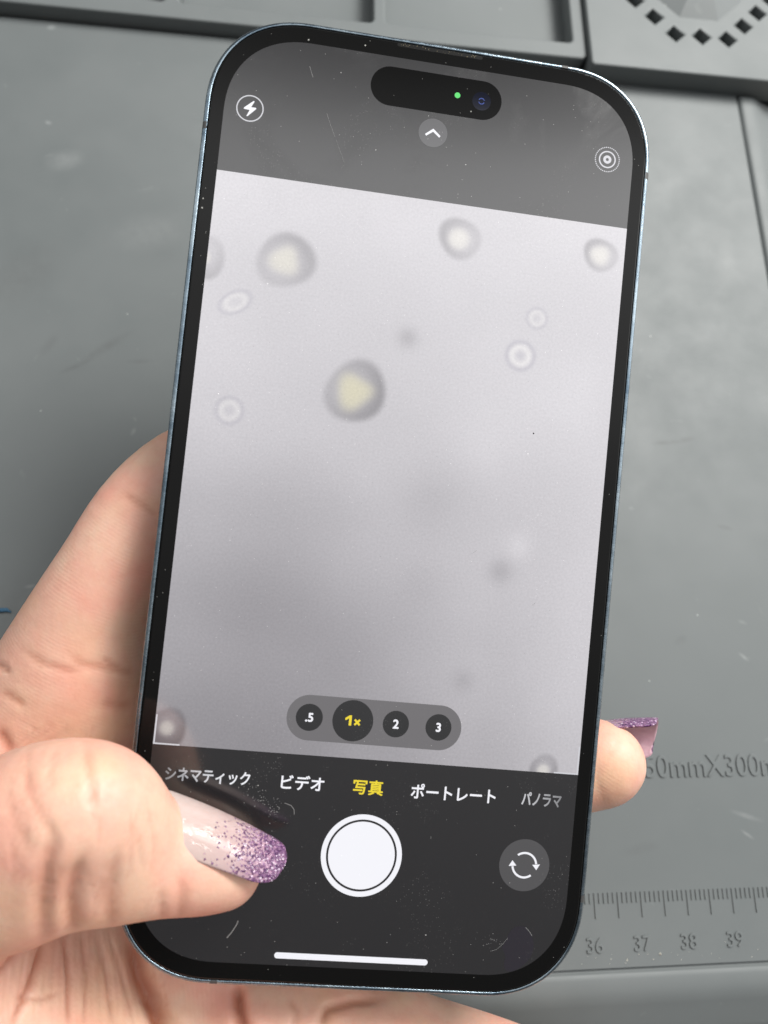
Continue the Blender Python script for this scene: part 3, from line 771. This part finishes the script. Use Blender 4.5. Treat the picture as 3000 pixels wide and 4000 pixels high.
CREASES = [
 ([(-41.70, -2.19), (-38.31, -3.93), (-35.88, -5.50)], 0.6, 0.16, 0.4),
 ([(-53.02, -26.83), (-50.04, -28.63), (-46.71, -29.30), (-44.15, -29.57)], 0.6, 0.16, 0.5),
 ([(-46.67, -26.76), (-44.36, -28.28), (-42.13, -28.50), (-38.46, -28.82), (-36.35, -28.91)], 0.7, 0.16, 0.45),
 ([(-41.83, -26.97), (-39.95, -28.11), (-38.61, -28.62)], 0.55, 0.12, 0.4),
 ([(-55.50, -33.23), (-54.20, -33.73), (-52.94, -34.44), (-51.32, -35.33)], 0.6, 0.18, 0.55),
 ([(-56.63, -29.18), (-54.45, -30.43)], 0.45, 0.25, 0.6),
 ([(-41.51, -34.01), (-38.36, -33.89), (-36.38, -33.53)], 0.8, 0.18, 0.3),
 ([(-55.19, -38.74), (-53.88, -40.47), (-52.88, -42.28)], 0.8, 0.5, 0.7),
 ([(-42.56, -39.48), (-41.65, -43.36), (-40.71, -47.03), (-40.40, -49.73)], 0.8, 0.22, 0.35),
 ([(-50.76, -43.00), (-49.98, -46.99), (-47.15, -51.52), (-44.40, -55.38)], 0.8, 0.16, 0.35),
 ([(-45.26, -52.54), (-45.98, -56.62), (-46.18, -59.98), (-45.92, -63.98), (-44.89, -71.25)], 1.2, 0.6, 0.4),
 ([(-40.89, -55.98), (-41.96, -59.40), (-42.28, -62.44), (-41.51, -65.75), (-40.16, -72.36)], 1.15, 0.7, 0.42),
 ([(-36.43, -55.37), (-36.58, -59.97), (-36.26, -64.00), (-35.59, -68.80)], 1.1, 0.3, 0.35),
 ([(-27.93, -67.75), (-28.67, -64.07), (-29.23, -62.06), (-29.18, -60.03)], 0.6, 0.2, 0.25),
 ([(-27.03, -58.07), (-26.06, -60.74), (-26.10, -63.46), (-26.05, -66.98)], 0.8, 0.18, 0.3),
 ([(-38.37, -58.86), (-37.65, -61.18), (-37.11, -64.18)], 0.5, 0.12, 0.2),
 ([(-52.44, -48.31), (-50.61, -52.88), (-48.20, -56.75)], 0.8, 0.14, 0.3),
 ([(-34.46, -65.18), (-32.01, -70.37), (-30.86, -73.48), (-29.38, -75.90), (-26.59, -80.48), (-24.00, -85.74)], 1.2, 2.0, 1.0),
 ([(-16.64, -73.31), (-16.29, -75.95), (-15.16, -80.03), (-13.49, -85.38)], 0.9, 1.6, 0.9),
 ([(-3.68, -79.93), (-2.95, -76.82), (0.78, -75.50), (5.70, -75.08)], 0.7, 0.6, 0.6),
 ([(-9.07, -75.03), (-7.44, -77.35), (-7.70, -80.09)], 0.6, 0.25, 0.3),
 ([(-44.69, -67.25), (-46.11, -74.89), (-48.25, -81.65)], 0.6, 0.65, 0.8),
 ([(-42.48, -66.47), (-40.86, -73.73), (-40.13, -81.34)], 0.5, 0.5, 0.6),
 ([(-47.55, -68.06), (-49.68, -72.14), (-51.39, -74.20)], 0.5, 0.45, 0.6),
 ([(-38.21, -66.25), (-35.60, -73.49), (-33.88, -81.09)], 0.45, 0.34, 0.4),
 ([(-40.18, -66.35), (-38.37, -73.62), (-38.16, -81.26)], 0.35, 0.25, 0.4),
 ([(-36.68, -66.17), (-33.61, -73.40), (-30.90, -80.98)], 0.35, 0.25, 0.4),
 ([(-48.50, -76.72), (-44.53, -77.21), (-41.42, -75.75)], 0.4, 0.25, 0.5),
 ([(-50.33, -66.54), (-50.96, -72.86), (-51.28, -81.77)], 0.22, 0.1, 0.14),
 ([(-49.39, -66.49), (-49.89, -72.81), (-49.72, -81.71)], 0.22, 0.1, 0.14),
 ([(-48.45, -66.44), (-48.82, -72.77), (-49.13, -81.68)], 0.22, 0.1, 0.14),
 ([(-47.51, -66.40), (-47.75, -72.72), (-47.91, -81.64)], 0.22, 0.1, 0.14),
 ([(-46.57, -66.35), (-46.68, -72.67), (-46.12, -81.57)], 0.22, 0.1, 0.14),
 ([(-45.62, -66.30), (-45.61, -72.62), (-45.32, -81.54)], 0.22, 0.1, 0.14),
 ([(-44.68, -66.25), (-44.53, -72.57), (-44.44, -81.50)], 0.22, 0.1, 0.14),
 ([(-43.73, -66.20), (-43.45, -72.52), (-42.62, -81.43)], 0.22, 0.1, 0.14),
 ([(-42.78, -66.15), (-42.37, -72.47), (-41.48, -81.39)], 0.22, 0.1, 0.14),
 ([(-41.83, -66.10), (-41.29, -72.42), (-40.84, -81.36)], 0.22, 0.1, 0.14),
 ([(-40.88, -66.05), (-40.21, -72.37), (-39.18, -81.30)], 0.22, 0.1, 0.14),
 ([(-39.92, -66.00), (-39.12, -72.32), (-37.67, -81.24)], 0.22, 0.1, 0.14),
 ([(-38.97, -65.95), (-38.03, -72.27), (-37.09, -81.22)], 0.22, 0.1, 0.14),
 ([(-38.01, -65.90), (-36.94, -72.22), (-35.74, -81.17)], 0.22, 0.1, 0.14),
 ([(-37.05, -65.85), (-35.85, -72.16), (-33.96, -81.10)], 0.22, 0.1, 0.14),
 ([(-36.09, -65.80), (-34.76, -72.11), (-33.21, -81.07)], 0.22, 0.1, 0.14),
 ([(-35.13, -65.75), (-33.66, -72.06), (-32.23, -81.03)], 0.22, 0.1, 0.14),
 ([(-34.17, -65.70), (-32.56, -72.01), (-30.35, -80.96)], 0.22, 0.1, 0.14),
 ([(-33.20, -65.66), (-31.46, -71.96), (-29.29, -80.92)], 0.22, 0.1, 0.14),
 ([(-32.24, -65.61), (-30.36, -71.91), (-28.59, -80.89)], 0.22, 0.1, 0.14),
 ([(-31.27, -65.55), (-29.25, -71.86), (-26.83, -80.82)], 0.22, 0.1, 0.14),
 ([(-30.30, -65.50), (-28.15, -71.81), (-25.38, -80.77)], 0.22, 0.1, 0.14),
 ([(-51.88, -43.02), (-52.85, -41.68), (-54.35, -41.05)], 0.22, 0.11, 0.12),
 ([(-51.33, -42.65), (-52.44, -41.09), (-54.15, -40.25)], 0.22, 0.11, 0.12),
 ([(-50.78, -42.28), (-51.47, -41.01), (-52.48, -40.44)], 0.22, 0.11, 0.12),
 ([(-50.23, -41.93), (-51.21, -40.25), (-52.69, -39.28)], 0.22, 0.11, 0.12),
 ([(-49.68, -41.60), (-50.53, -39.93), (-51.81, -38.97)], 0.22, 0.11, 0.12),
 ([(-49.12, -41.30), (-49.73, -39.85), (-50.59, -39.11)], 0.22, 0.11, 0.12),
 ([(-48.56, -41.02), (-49.43, -39.03), (-50.70, -37.75)], 0.22, 0.11, 0.12),
 ([(-47.99, -40.78), (-48.59, -39.12), (-49.42, -38.15)], 0.22, 0.11, 0.12),
 ([(-47.42, -40.59), (-47.96, -38.90), (-48.68, -37.90)], 0.22, 0.11, 0.12),
 ([(-46.84, -40.43), (-47.50, -38.27), (-48.38, -36.81)], 0.22, 0.11, 0.12),
 ([(-46.25, -40.32), (-46.64, -38.70), (-47.10, -37.77)], 0.22, 0.11, 0.12),
 ([(-45.66, -40.26), (-46.09, -38.29), (-46.59, -37.00)], 0.22, 0.11, 0.12),
 ([(-45.07, -40.25), (-45.46, -38.10), (-45.87, -36.64)], 0.22, 0.11, 0.12),
 ([(-44.47, -40.28), (-44.69, -38.66), (-44.86, -37.73)], 0.22, 0.11, 0.12),
 ([(-43.86, -40.36), (-44.09, -38.16), (-44.22, -36.64)], 0.22, 0.11, 0.12),
 ([(-43.25, -40.48), (-43.38, -38.50), (-43.37, -37.19)], 0.22, 0.11, 0.12),
 ([(-42.63, -40.64), (-42.69, -38.95), (-42.59, -37.93)], 0.22, 0.11, 0.12),
 ([(-42.01, -40.84), (-41.97, -38.57), (-41.65, -36.95)], 0.22, 0.11, 0.12),
 ([(-41.38, -41.07), (-41.32, -39.31), (-41.00, -38.22)], 0.22, 0.11, 0.12),
 ([(-40.75, -41.32), (-40.62, -39.51), (-40.15, -38.35)], 0.22, 0.11, 0.12),
 ([(-40.12, -41.59), (-39.83, -39.43), (-39.06, -37.92)], 0.22, 0.11, 0.12),
 ([(-39.48, -41.87), (-39.28, -40.32), (-38.73, -39.42)], 0.22, 0.11, 0.12),
 ([(-38.86, -42.07), (-38.46, -40.18), (-37.55, -38.93)], 0.22, 0.11, 0.12),
 ([(-38.26, -42.03), (-37.78, -40.14), (-36.70, -38.89)], 0.22, 0.11, 0.12),
 ([(-37.66, -41.99), (-37.32, -40.55), (-36.53, -39.76)], 0.22, 0.11, 0.12),
 ([(-37.06, -41.94), (-36.38, -40.10), (-34.98, -38.87)], 0.22, 0.11, 0.12),
 ([(-48.15, -51.40), (-47.87, -54.33), (-46.68, -57.20)], 0.28, 0.06092175940884119, 0.16),
 ([(-34.27, -51.41), (-34.27, -53.15), (-35.32, -54.96)], 0.28, 0.09291844552657136, 0.16),
 ([(-34.78, -52.95), (-34.11, -55.94), (-34.23, -58.97)], 0.28, 0.0966226847268311, 0.16),
 ([(-36.66, -54.99), (-36.23, -56.36), (-36.35, -57.77)], 0.28, 0.10137697080519223, 0.16),
 ([(-46.67, -40.09), (-46.95, -43.20), (-48.03, -46.35)], 0.28, 0.10998906385278417, 0.16),
 ([(-33.59, -51.37), (-32.87, -54.81), (-32.04, -58.25)], 0.28, 0.12549107051931646, 0.16),
 ([(-33.60, -47.15), (-34.21, -51.06), (-34.68, -54.94)], 0.28, 0.10386538036067627, 0.16),
 ([(-45.84, -51.19), (-46.34, -53.44), (-46.53, -55.67)], 0.28, 0.10095518751837544, 0.16),
 ([(-40.18, -58.02), (-38.75, -61.53), (-38.35, -65.10)], 0.28, 0.10698914795137628, 0.16),
 ([(-50.30, -57.75), (-47.78, -61.10), (-46.10, -64.51)], 0.28, 0.09983752524320265, 0.16),
 ([(-37.82, -44.52), (-38.66, -46.53), (-38.57, -48.46)], 0.28, 0.11977597418958762, 0.16),
 ([(-32.83, -47.40), (-31.87, -50.79), (-30.73, -54.17)], 0.28, 0.07055357621169667, 0.16),
 ([(-45.51, -56.12), (-46.17, -59.05), (-45.88, -61.91)], 0.28, 0.11029083342139614, 0.16),
 ([(-44.86, -57.41), (-44.64, -61.36), (-44.44, -65.30)], 0.28, 0.12989562617630435, 0.16),
 ([(-47.15, -42.43), (-47.16, -44.21), (-46.97, -45.97)], 0.28, 0.10273269860771392, 0.16),
 ([(-50.49, -40.03), (-50.55, -43.70), (-50.23, -47.34)], 0.28, 0.12710615984859186, 0.16),
 ([(-34.31, -51.69), (-33.26, -54.62), (-32.42, -57.56)], 0.28, 0.09914827434107734, 0.16),
 ([(-38.18, -59.69), (-38.49, -62.30), (-38.66, -64.90)], 0.28, 0.1104217876500897, 0.16),
 ([(-47.12, -46.56), (-48.53, -49.14), (-48.92, -51.64)], 0.28, 0.08906472406627174, 0.16),
 ([(-41.62, -39.60), (-41.36, -42.56), (-41.39, -45.53)], 0.28, 0.06420563574394061, 0.16),
 ([(-39.74, -48.90), (-39.16, -52.10), (-39.09, -55.32)], 0.28, 0.06155277282935669, 0.16),
 ([(-51.66, -53.50), (-51.04, -57.35), (-49.91, -61.16)], 0.28, 0.09194184907454656, 0.16),
 ([(-40.84, -46.77), (-40.40, -49.01), (-40.17, -51.26)], 0.28, 0.08102827813559126, 0.16),
 ([(-43.71, -57.75), (-43.87, -58.99), (-44.18, -60.23)], 0.28, 0.11146212271749567, 0.16),
 ([(-46.57, -45.60), (-46.77, -47.33), (-46.82, -49.05)], 0.28, 0.10886464846723949, 0.16),
 ([(-51.20, -47.62), (-50.45, -49.72), (-50.40, -51.86)], 0.28, 0.09069015127929708, 0.16),
 ([(-35.27, -48.31), (-34.59, -52.01), (-33.80, -55.69)], 0.28, 0.07575194899060193, 0.16),
 ([(-49.31, -52.55), (-49.57, -54.12), (-50.48, -55.73)], 0.28, 0.1186933465319758, 0.16),
 ([(-48.71, -45.29), (-49.37, -48.71), (-49.70, -52.10)], 0.28, 0.06907823964572747, 0.16),
 ([(-46.38, -57.69), (-45.84, -59.56), (-44.98, -61.42)], 0.28, 0.08918339871114428, 0.16),
 ([(-43.76, -49.98), (-43.47, -51.15), (-44.11, -52.37)], 0.28, 0.12159847761382336, 0.16),
 ([(-31.61, -51.31), (-30.89, -55.20), (-31.09, -59.14)], 0.28, 0.07554635153906249, 0.16),
 ([(-36.35, -57.91), (-36.18, -59.93), (-35.68, -61.93)], 0.28, 0.0759226435445784, 0.16),
 ([(-51.40, -53.52), (-50.52, -55.45), (-50.29, -57.41)], 0.28, 0.06315537670597518, 0.16),
]

THUMB_CREASES = set(range(8, 17)) | set(range(len(CREASES) - 34, len(CREASES)))
def seg_sdf(P, a, b):
    a = np.array(a, float); b = np.array(b, float)
    pa = P - a[:3]; ba = b[:3] - a[:3]
    L2 = ba @ ba
    h = np.clip((pa @ ba) / L2, 0, 1)
    # round cone: shift the contact so that the flanks stay tangent
    k = (b[3] - a[3]) / math.sqrt(L2)
    d0 = np.linalg.norm(pa - h[:, None] * ba, axis=1)
    h2 = np.clip(h + k * d0 / math.sqrt(L2), 0, 1)
    return np.linalg.norm(pa - h2[:, None] * ba, axis=1) - (a[3] + (b[3] - a[3]) * h2)

def smin(a, b, k):
    h = np.maximum(k - np.abs(a - b), 0) / k
    return np.minimum(a, b) - h * h * k * 0.25

def resample(c, n):
    """Catmull-Rom through joints and radii"""
    c = np.array(c, float); out = []
    e = np.vstack([2 * c[0] - c[1], c, 2 * c[-1] - c[-2]])
    for i in range(1, len(e) - 2):
        p0, p1, p2, p3 = e[i - 1:i + 3]
        for k in range(n):
            s = k / n
            out.append(0.5 * (2 * p1 + (p2 - p0) * s + (2 * p0 - 5 * p1 + 4 * p2 - p3) * s * s + (3 * p1 - p0 - 3 * p2 + p3) * s ** 3))
    out.append(c[-1])
    return np.array(out)
FINE = {k: resample(c, 4 if k in ('index', 'ring', 'little', 'thumb', 'pulp') else 2) for k, c in CHAINS.items()}

def chain_sdf(P, name, k=None):
    c = FINE[name]
    r = c[:, 3].max()
    lo, hi = c[:, :3].min(0) - r - 14, c[:, :3].max(0) + r + 14
    m = ((P > lo) & (P < hi)).all(1)
    out = np.full(len(P), 14.0)
    Q = P[m]; d = np.full(len(Q), 1e9)
    for i in range(len(c) - 1):
        d = np.minimum(d, seg_sdf(Q, c[i], c[i + 1]))
    out[m] = d
    return out

def phone_box(P):
    q = np.abs(P - np.array([0, 0, -3.93])) - (np.array([A, B, 3.93]) - 2.0)
    o = np.linalg.norm(np.maximum(q, 0), axis=1) + np.minimum(q.max(1), 0) - 2.0
    return o

def hand_sdf(P):
    d = smin(chain_sdf(P, 'palm_a'), chain_sdf(P, 'palm_b'), 8)
    d = smin(d, chain_sdf(P, 'palm_c'), 7)
    d = smin(d, chain_sdf(P, 'palm_d'), 7)
    d = smin(d, chain_sdf(P, 'arm', 6), 14)
    d = smin(d, chain_sdf(P, 'web'), 7)
    d = smin(d, chain_sdf(P, 'index', 3), 6)
    d = smin(d, chain_sdf(P, 'middle', 3), 5)
    d = smin(d, chain_sdf(P, 'ring', 3), 5)
    d = smin(d, chain_sdf(P, 'little', 3), 5)
    d = smin(d, chain_sdf(P, 'thenar', 5), 10)
    th = smin(chain_sdf(P, 'thumb', 3), chain_sdf(P, 'pulp', 3), 5)
    d = smin(d, th, 3.5)
    # skin lies against the phone, it does not pass into it
    pb = 0.06 - phone_box(P)
    h = np.maximum(1.2 - np.abs(d - pb), 0) / 1.2
    return np.maximum(d, pb) + h * h * 1.2 * 0.25

def surface_nets(lo, hi, step):
    n = [int(math.ceil((hi[i] - lo[i]) / step)) + 1 for i in range(3)]
    ax = [lo[i] + np.arange(n[i]) * step for i in range(3)]
    F = np.empty(n)
    for i in range(0, n[0], 16):
        g = np.stack(np.meshgrid(ax[0][i:i + 16], ax[1], ax[2], indexing='ij'), -1)
        F[i:i + 16] = hand_sdf(g.reshape(-1, 3)).reshape(g.shape[:3])
    for i in range(3):   # close the skin where the arm leaves the modelled volume
        for e in (0, 1, -2, -1):
            q = [slice(None)] * 3; q[i] = e; F[tuple(q)] = np.maximum(F[tuple(q)], 0.6)
    S = F < 0
    corners = [(i, j, k) for i in (0, 1) for j in (0, 1) for k in (0, 1)]
    cell = lambda G, c: G[c[0]:n[0] - 1 + c[0], c[1]:n[1] - 1 + c[1], c[2]:n[2] - 1 + c[2]]
    cnt = sum(cell(S, c).astype(np.int8) for c in corners)
    act = (cnt > 0) & (cnt < 8)
    ids = np.full(act.shape, -1, np.int64); loc = np.argwhere(act); ids[act] = np.arange(len(loc))
    acc = np.zeros((len(loc), 3)); num = np.zeros(len(loc))
    for a in corners:
        for axis in range(3):
            if a[axis]: continue
            b = list(a); b[axis] = 1
            fa = cell(F, a)[act]; fb = cell(F, b)[act]
            m = (fa < 0) != (fb < 0)
            t = np.where(m, fa / np.where(m, fa - fb, 1), 0)
            p = np.tile(np.array(a, float), (len(loc), 1)); p[:, axis] = t
            acc += p * m[:, None]; num += m
    verts = np.array(lo) + (loc + acc / num[:, None]) * step
    faces = []
    for axis in range(3):
        u, w = (axis + 1) % 3, (axis + 2) % 3
        s0 = [slice(1, -1)] * 3; s0[axis] = slice(0, -1); s1 = [slice(1, -1)] * 3; s1[axis] = slice(1, None)
        a, b = S[tuple(s0)], S[tuple(s1)]
        for flip, m in ((False, a & ~b), (True, ~a & b)):
            e = np.argwhere(m)
            off = np.array([1, 1, 1]); off[axis] = 0
            e = e + off
            q = []
            for du, dw in ((-1, -1), (0, -1), (0, 0), (-1, 0)):
                c = e.copy(); c[:, u] += du; c[:, w] += dw
                q.append(ids[c[:, 0], c[:, 1], c[:, 2]])
            q = np.stack(q, 1)
            faces.append(q[:, ::-1] if flip else q)
    return verts, np.concatenate(faces)

def grad(P, e=0.15):
    g = np.empty_like(P)
    for i in range(3):
        d = np.zeros(3); d[i] = e
        g[:, i] = hand_sdf(P + d) - hand_sdf(P - d)
    return g / np.maximum(np.linalg.norm(g, axis=1), 1e-9)[:, None]

HV, HF = surface_nets((-92, -185, -52), (68, 22, 44), 1.15)
hm = bpy.data.meshes.new('hand')
hm.from_pydata(HV.tolist(), [], HF.tolist())
bm = bmesh.new(); bm.from_mesh(hm)
# finer skin where it is seen large: the thumb side and the fingers beside the phone
bmesh.ops.subdivide_edges(bm, edges=bm.edges[:], cuts=1, use_grid_fill=True)
bm.to_mesh(hm); bm.free()
nv = len(hm.vertices)
P = np.empty(nv * 3); hm.vertices.foreach_get('co', P); P = P.reshape(-1, 3)
for _ in range(2):
    keep = (P[:, 1] > -180) & (P[:, 0] > -88)
    P = P - grad(P) * (np.clip(hand_sdf(P), -1, 1) * keep)[:, None]
N = grad(P)
# creases: fold lines laid over the palm side of the skin
eye = np.array(EYE)
tt = eye[2] / (eye[2] - P[:, 2])
UV = eye[:2] + (P[:, :2] - eye[:2]) * tt[:, None]
facing = sstep(0.0, 0.35, ((eye - P) / np.linalg.norm(eye - P, axis=1)[:, None] * N).sum(1))
disp_d = np.zeros(nv); red = np.zeros(nv)
thumb_d = np.minimum(chain_sdf(P, 'thumb', 3), chain_sdf(P, 'pulp', 3))
on_thumb = thumb_d < 1.7
for k, (pts, w, dep, rd) in enumerate(CREASES):
    for_thumb = k in THUMB_CREASES
    pts = np.array(pts); best = np.full(nv, 1e9); prog = np.zeros(nv)
    L = len(pts) - 1
    for i in range(L):
        a, b = pts[i], pts[i + 1]; ab = b - a
        h = np.clip(((UV - a) @ ab) / (ab @ ab), 0, 1)
        wob = 0.22 * np.sin(UV[:, 0] * 1.7 + k) + 0.22 * np.cos(UV[:, 1] * 1.3 + 2 * k)
        d = np.linalg.norm(UV - a - h[:, None] * ab, axis=1) + 0
        m = d < best; best = np.where(m, d, best); prog = np.where(m, (i + h) / L, prog)
    fade = sstep(0, 0.25, prog) * sstep(0, 0.25, 1 - prog) * 0.8 + 0.2
    e = np.exp(-(best / w) ** 2) * fade * facing
    e = e * (on_thumb if for_thumb else ~on_thumb)
    disp_d += dep * e
    disp_d -= 0.12 * dep * np.exp(-((best - 2.2 * w) / (1.2 * w)) ** 2) * fade * facing * (on_thumb if for_thumb else ~on_thumb)
    red = np.maximum(red, rd * np.exp(-(best / (w * 0.8)) ** 2) * fade * facing * (on_thumb if for_thumb else ~on_thumb))
# soft unevenness of flesh
und = np.zeros(nv)
for _ in range(14):
    v = rng.normal(size=3); v *= rng.uniform(0.12, 0.45) / np.linalg.norm(v)
    und += np.sin(P @ v + rng.uniform(0, 6.28)) * rng.uniform(0.01, 0.03)
P2 = P - N * (disp_d + und * (phone_box(P) > 0.6))[:, None]
pen = phone_box(P2) < 0.03
P2[pen] = P[pen]
# friction ridge phase: along each finger; fan shaped over the palm
ridge = np.zeros(nv)
ia, ib = np.array(CHAINS['index'][0][:3]), np.array(CHAINS['index'][3][:3]); ax = (ib - ia) / np.linalg.norm(ib - ia)
wr = math.atan2(ax[1], ax[0])
ridge_idx = (P @ ax) * 11.0 + 1.5 * np.sin(P[:, 0] * 0.3)
ridge_palm = (UV[:, 0] * 0.93 + UV[:, 1] * 0.35 + 1.6 * np.sin(UV[:, 1] * 0.12)) * 10.0
wi = sstep(-46, -38, UV[:, 1])
ridge = np.where(wi > 0.5, ridge_idx, ridge_palm)
ta, tb = np.array(CHAINS['thumb'][1][:3]), np.array(CHAINS['thumb'][-1][:3]); tx = (tb - ta) / np.linalg.norm(tb - ta)
ridge = np.where(on_thumb, 0.0, ridge)
hm.vertices.foreach_set('co', (P2 * MM).ravel())
for nm, val in (('redness', red), ('ridge', ridge)):
    at = hm.attributes.new(nm, 'FLOAT', 'POINT'); at.data.foreach_set('value', val.astype(np.float32))
hm.polygons.foreach_set('use_smooth', [True] * len(hm.polygons))
hm.materials.append(SKIN); hm.update()
hand = bpy.data.objects.new('hand', hm)
link(hand); hand.matrix_world = PM
tag(hand, 'left hand with long purple glitter nails gripping the phone, thumb across its lower corner', 'hand')

def nail(p0, p1, n, R0, R1, lo, hi, thick, droop, lip, shift=0.0, crown=0.2):
    """arched nail plate from root p0 to tip p1 around that line, n = outward direction"""
    p0, p1, n = np.array(p0, float), np.array(p1, float), np.array(n, float)
    a = (p1 - p0); L = np.linalg.norm(a); a /= L
    n -= a * (n @ a); n /= np.linalg.norm(n); b = np.cross(a, n)
    S, T = 46, 34
    outer, along = [], []
    for i in range(S + 1):
        s = i / S
        R = R0 + (R1 - R0) * s
        hw = 1.0
        if s < 0.16: hw = max(0.02, math.sqrt(max(0, 1 - ((0.16 - s) / 0.16) ** 2)))
        if s > 0.78: hw = 1 - (1 - lip) * (1 - math.sqrt(max(0, 1 - ((s - 0.78) / 0.22) ** 2.4)))
        c = p0 + a * (L * s) - n * droop * s ** 4
        bul = 0.30 * math.sin(math.pi * min(1, s * 1.2))
        for j in range(T + 1):
            ph = math.radians((lo + hi) / 2 + (j / T - 0.5) * (hi - lo) * hw)
            outer.append(c + a * (crown * s ** 3 * (1 - (j / T * 2 - 1) ** 2)) + (R + bul) * (n * math.cos(ph) + b * math.sin(ph))); along.append(s + shift)
    outer = np.array(outer)
    idx = np.arange((S + 1) * (T + 1)).reshape(S + 1, T + 1)
    f = np.stack([idx[:-1, :-1], idx[:-1, 1:], idx[1:, 1:], idx[1:, :-1]], -1).reshape(-1, 4)
    o = mesh_obj('fingernail', outer, f, NAIL, hand, True)
    at = o.data.attributes.new('along', 'FLOAT', 'POINT'); at.data.foreach_set('value', np.array(along, np.float32))
    md = o.modifiers.new('thickness', 'SOLIDIFY'); md.thickness = thick * MM; md.offset = -1.0
    o.data.materials.append(NAIL_UNDER); md.material_offset = 1; md.material_offset_rim = 0
    return o
nail((-33.0, -49.6, 5.2), (-12.7, -55.8, 4.8), (0.30, 0.70, 0.66), 6.2, 5.4, -54, 36, 0.5, 0.8, 0.30)
nail((38.5, -43.2, -16.4), (53.9, -37.8, -14.8), (-0.2, 0.75, -0.66), 6.9, 6.5, -74, 60, 0.45, 1.4, 0.72, 0.22, 1.5)

# ------------------------------------------------------------------ small debris on the mat
crumb_t = NT('pale_crumb'); crumb_t.set(Base_Color=(0.62, 0.60, 0.52, 1), Roughness=0.8)
v, f = [], []
for i in range(26):
    x = random.uniform(-8, 36); y = -13.0 + abs(random.gauss(0, 1.0)) ** 1.5
    r = random.uniform(0.05, 0.13)
    if i == 0: x, y, r = 13.0, -11.6, 0.30
    k = len(v)
    for dx, dy, dz in ((1, 0, 0), (0, 1, 0), (-1, 0, 0), (0, -1, 0), (0.2, 0.1, 1)):
        q = random.uniform(0.7, 1.3); v.append((x + dx * r * q, y + dy * r * q, dz * r * 1.2 * q + 0.0))
    f += [(k, k + 1, k + 4), (k + 1, k + 2, k + 4), (k + 2, k + 3, k + 4), (k + 3, k, k + 4)]
tag(mesh_obj('crumbs', v, f, crumb_t.m), 'pale dust crumbs gathered along the groove at the near edge of the mat', 'crumbs', kind='stuff')

lint_t = NT('blue_lint'); lint_t.set(Base_Color=(0.025, 0.085, 0.15, 1), Roughness=0.7)
pts = [(-124.0, 56.2, 0.25), (-122.8, 56.9, 0.35), (-121.4, 57.0, 0.3), (-120.5, 56.5, 0.2)]
rings = [[(x + r * math.cos(a) * .4, y + r * math.sin(a), .3 + r * .5 * math.cos(a)) for a in np.linspace(0, 2 * math.pi, 7)[:-1]] for (x, y, _), r in zip(pts, (.15, .5, .45, .12))]
tag(loft('lint', rings, lint_t.m, cap0=True, cap1=True), 'tiny blue scrap of lint on the mat left of the hand', 'lint')
